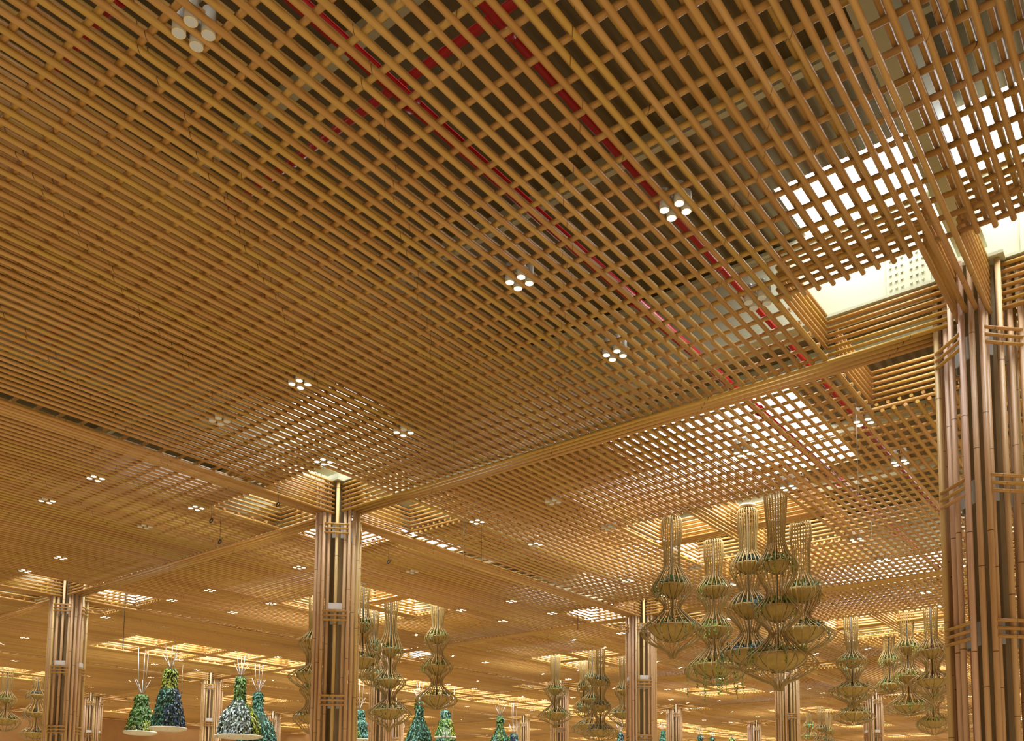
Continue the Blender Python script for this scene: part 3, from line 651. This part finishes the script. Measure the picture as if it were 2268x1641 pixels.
def bell(tab, lab, look):
    nm, x, y, z, h, rn, rb = tab; d = depth(x, y); s = d / 50
    root = empty('bell_planter', (x, y, ZC + z)); tag(root, lab, 'hanging planter', 'bell shaped green planters over the garden strip')
    kn = [(0, rn * .75), (-h * .06, rn), (-h * .30, rn * 1.05), (-h * .42, rn * 1.5), (-h * .62, rb * .74), (-h * .85, rb * .93), (-h, rb)]
    pr = spline(kn, 4); MB().lathe([(0, 0)] + [(a, b * .9) for a, b in pr] + [(-h, 0)], 20).build('leaf_core', M['under'], root)  # plain dark core beneath the leaves
    names = list(look) + ['olive']; mats = [M[q] for q in names]; g = MB(); cnt = int(2300 / max(1, s * s)); L_ = .15 if look[1] != 'silver' else .2
    ph = rnd.random() * 6.283
    toC = math.atan2(-16.87 - y, 2.87 - x)
    for k in range(cnt):
        while True:
            i = rnd.randrange(len(pr) - 1); u = rnd.random(); zz = pr[i][0] + (pr[i + 1][0] - pr[i][0]) * u; r = pr[i][1] + (pr[i + 1][1] - pr[i][1]) * u
            if rnd.random() < r / rb + .12: break
        t = rnd.random() * 6.283; n = Vector((math.cos(t), math.sin(t), .35 + rnd.gauss(0, .3))); rel = math.sin(t - toC); f_ = -zz / h
        if nm == 'B2': mi = 0 if f_ < .33 else (1 if f_ < .62 and rel < .35 else 2 if rel > -.3 else 1)
        elif nm == 'B1': mi = 2 if (rel > .2 and f_ > .7) else (1 if f_ > .8 else 0)
        elif nm == 'B3': mi = 0 if f_ < .38 else (2 if rel > .62 else 1)
        elif nm == 'B7': mi = 2 if rel > .5 and f_ > .3 else (0 if f_ < .3 else 1)
        else: mi = min(2, int((math.sin(t * 2 + ph) * .5 + .5) * 1.6 + f_ * 1.3))
        if rnd.random() < .06: mi = 3
        g.leaf(Vector((r * .93 * math.cos(t), r * .93 * math.sin(t), zz)), n + Vector((rnd.gauss(0, .35), rnd.gauss(0, .35), 0)), (n.x * .5 + rnd.gauss(0, .2), n.y * .5 + rnd.gauss(0, .2), -1), L_ * rnd.uniform(.7, 1.3) * max(1, s), L_ * .55 * max(1, s), mi)
    g.build('foliage', mats, root)
    MB().lathe([(-h + .03, 0), (-h + .03, rb * 1.02), (-h - .02, rb * 1.08), (-h - .10, rb * 1.02), (-h - .17, rb * .8), (-h - .18, 0)], 32).build('tray', [M['tray']], root)
    cb = MB(); top = -z + .3
    for k in range(3):
        t = k * 2.1 + .4; cb.rod((rn * .5 * math.cos(t), rn * .5 * math.sin(t), 0), (rn * .9 * math.cos(t), rn * .9 * math.sin(t), top), .016, 5)
    cb.build('cable', M['wire'], root)
    wm = MB()
    for k in range(7):
        t = k * .9 + rnd.random(); wm.tube([(0, 0, 0), (.12 * math.cos(t), .12 * math.sin(t), .18), (.45 * math.cos(t), .45 * math.sin(t), .65 + rnd.random() * .3)], .012, 4)
    wm.build('stay_wire', M['wire'], root)
for tab in BELL: bell(tab, *BI[tab[0]])

# ================================================================ SMALL HANGING THINGS
def drop(x, y, ln, lab, m, ring=True, r=.008):
    o = empty('hanging_cable', (x, y, ZC + .25)); tag(o, lab, 'cable', 'loose cables hanging from the lattice')
    MB().rod((0, 0, 0), (0, 0, -ln), r, 5).build('cable_strand', m, o)
    if ring: MB().ring(.07, 0, .02, 14, 5).build('end_ring', M['dark'], o, loc=(0, 0, -ln - .07)).rotation_euler.x = 1.3
DROPS = [
    (-2.85, 1.95, 2.21, 'thin pale wire hanging from the lattice left of the foreground column', M['wire'], False, 0.008),
    (-17.72, -2.43, 0.49, 'short dark cable with a ring hanging up left of the column left of centre', M['wiredark'], True, 0.008),
    (-20.26, -2.94, 0.59, 'short dark cable with a ring, lower left of the other dark one', M['wiredark'], True, 0.008),
    (-21.34, -1.97, 0.80, 'grey cable end hanging below the two ringed cables', M['wiredark'], True, 0.008),
    (-15.01, 3.24, 1.39, 'long dark cable hanging over the bay right of the column left of centre', M['wiredark'], False, 0.008),
    (-15.17, 2.59, 1.59, 'pale thin cable left of the long dark one', M['wire'], False, 0.008),
    (-19.68, 15.21, 1.05, 'dark vertical cable crossing the far beam near the centre', M['wiredark'], False, 0.016),
    (-18.99, 2.95, 0.71, 'small dark hook on a cable right of the column left of centre', M['wiredark'], True, 0.008),
    (-49.71, 13.20, 1.89, 'pale cable with a hook hanging right of the blue bell planter', M['wire'], True, 0.016),
    (-33.69, 1.28, 2.55, 'dark cable hanging between the leftmost tall column and the white openings', M['wiredark'], False, 0.016),
    (-5.09, 10.57, 2.03, 'faint wire hanging at the right beside the far beam', M['wire'], False, 0.008),
    (-23.08, 42.86, 1.27, 'white wire hanging right under the biggest basket planters', M['wire'], False, 0.016)]
for a in DROPS: drop(*a)
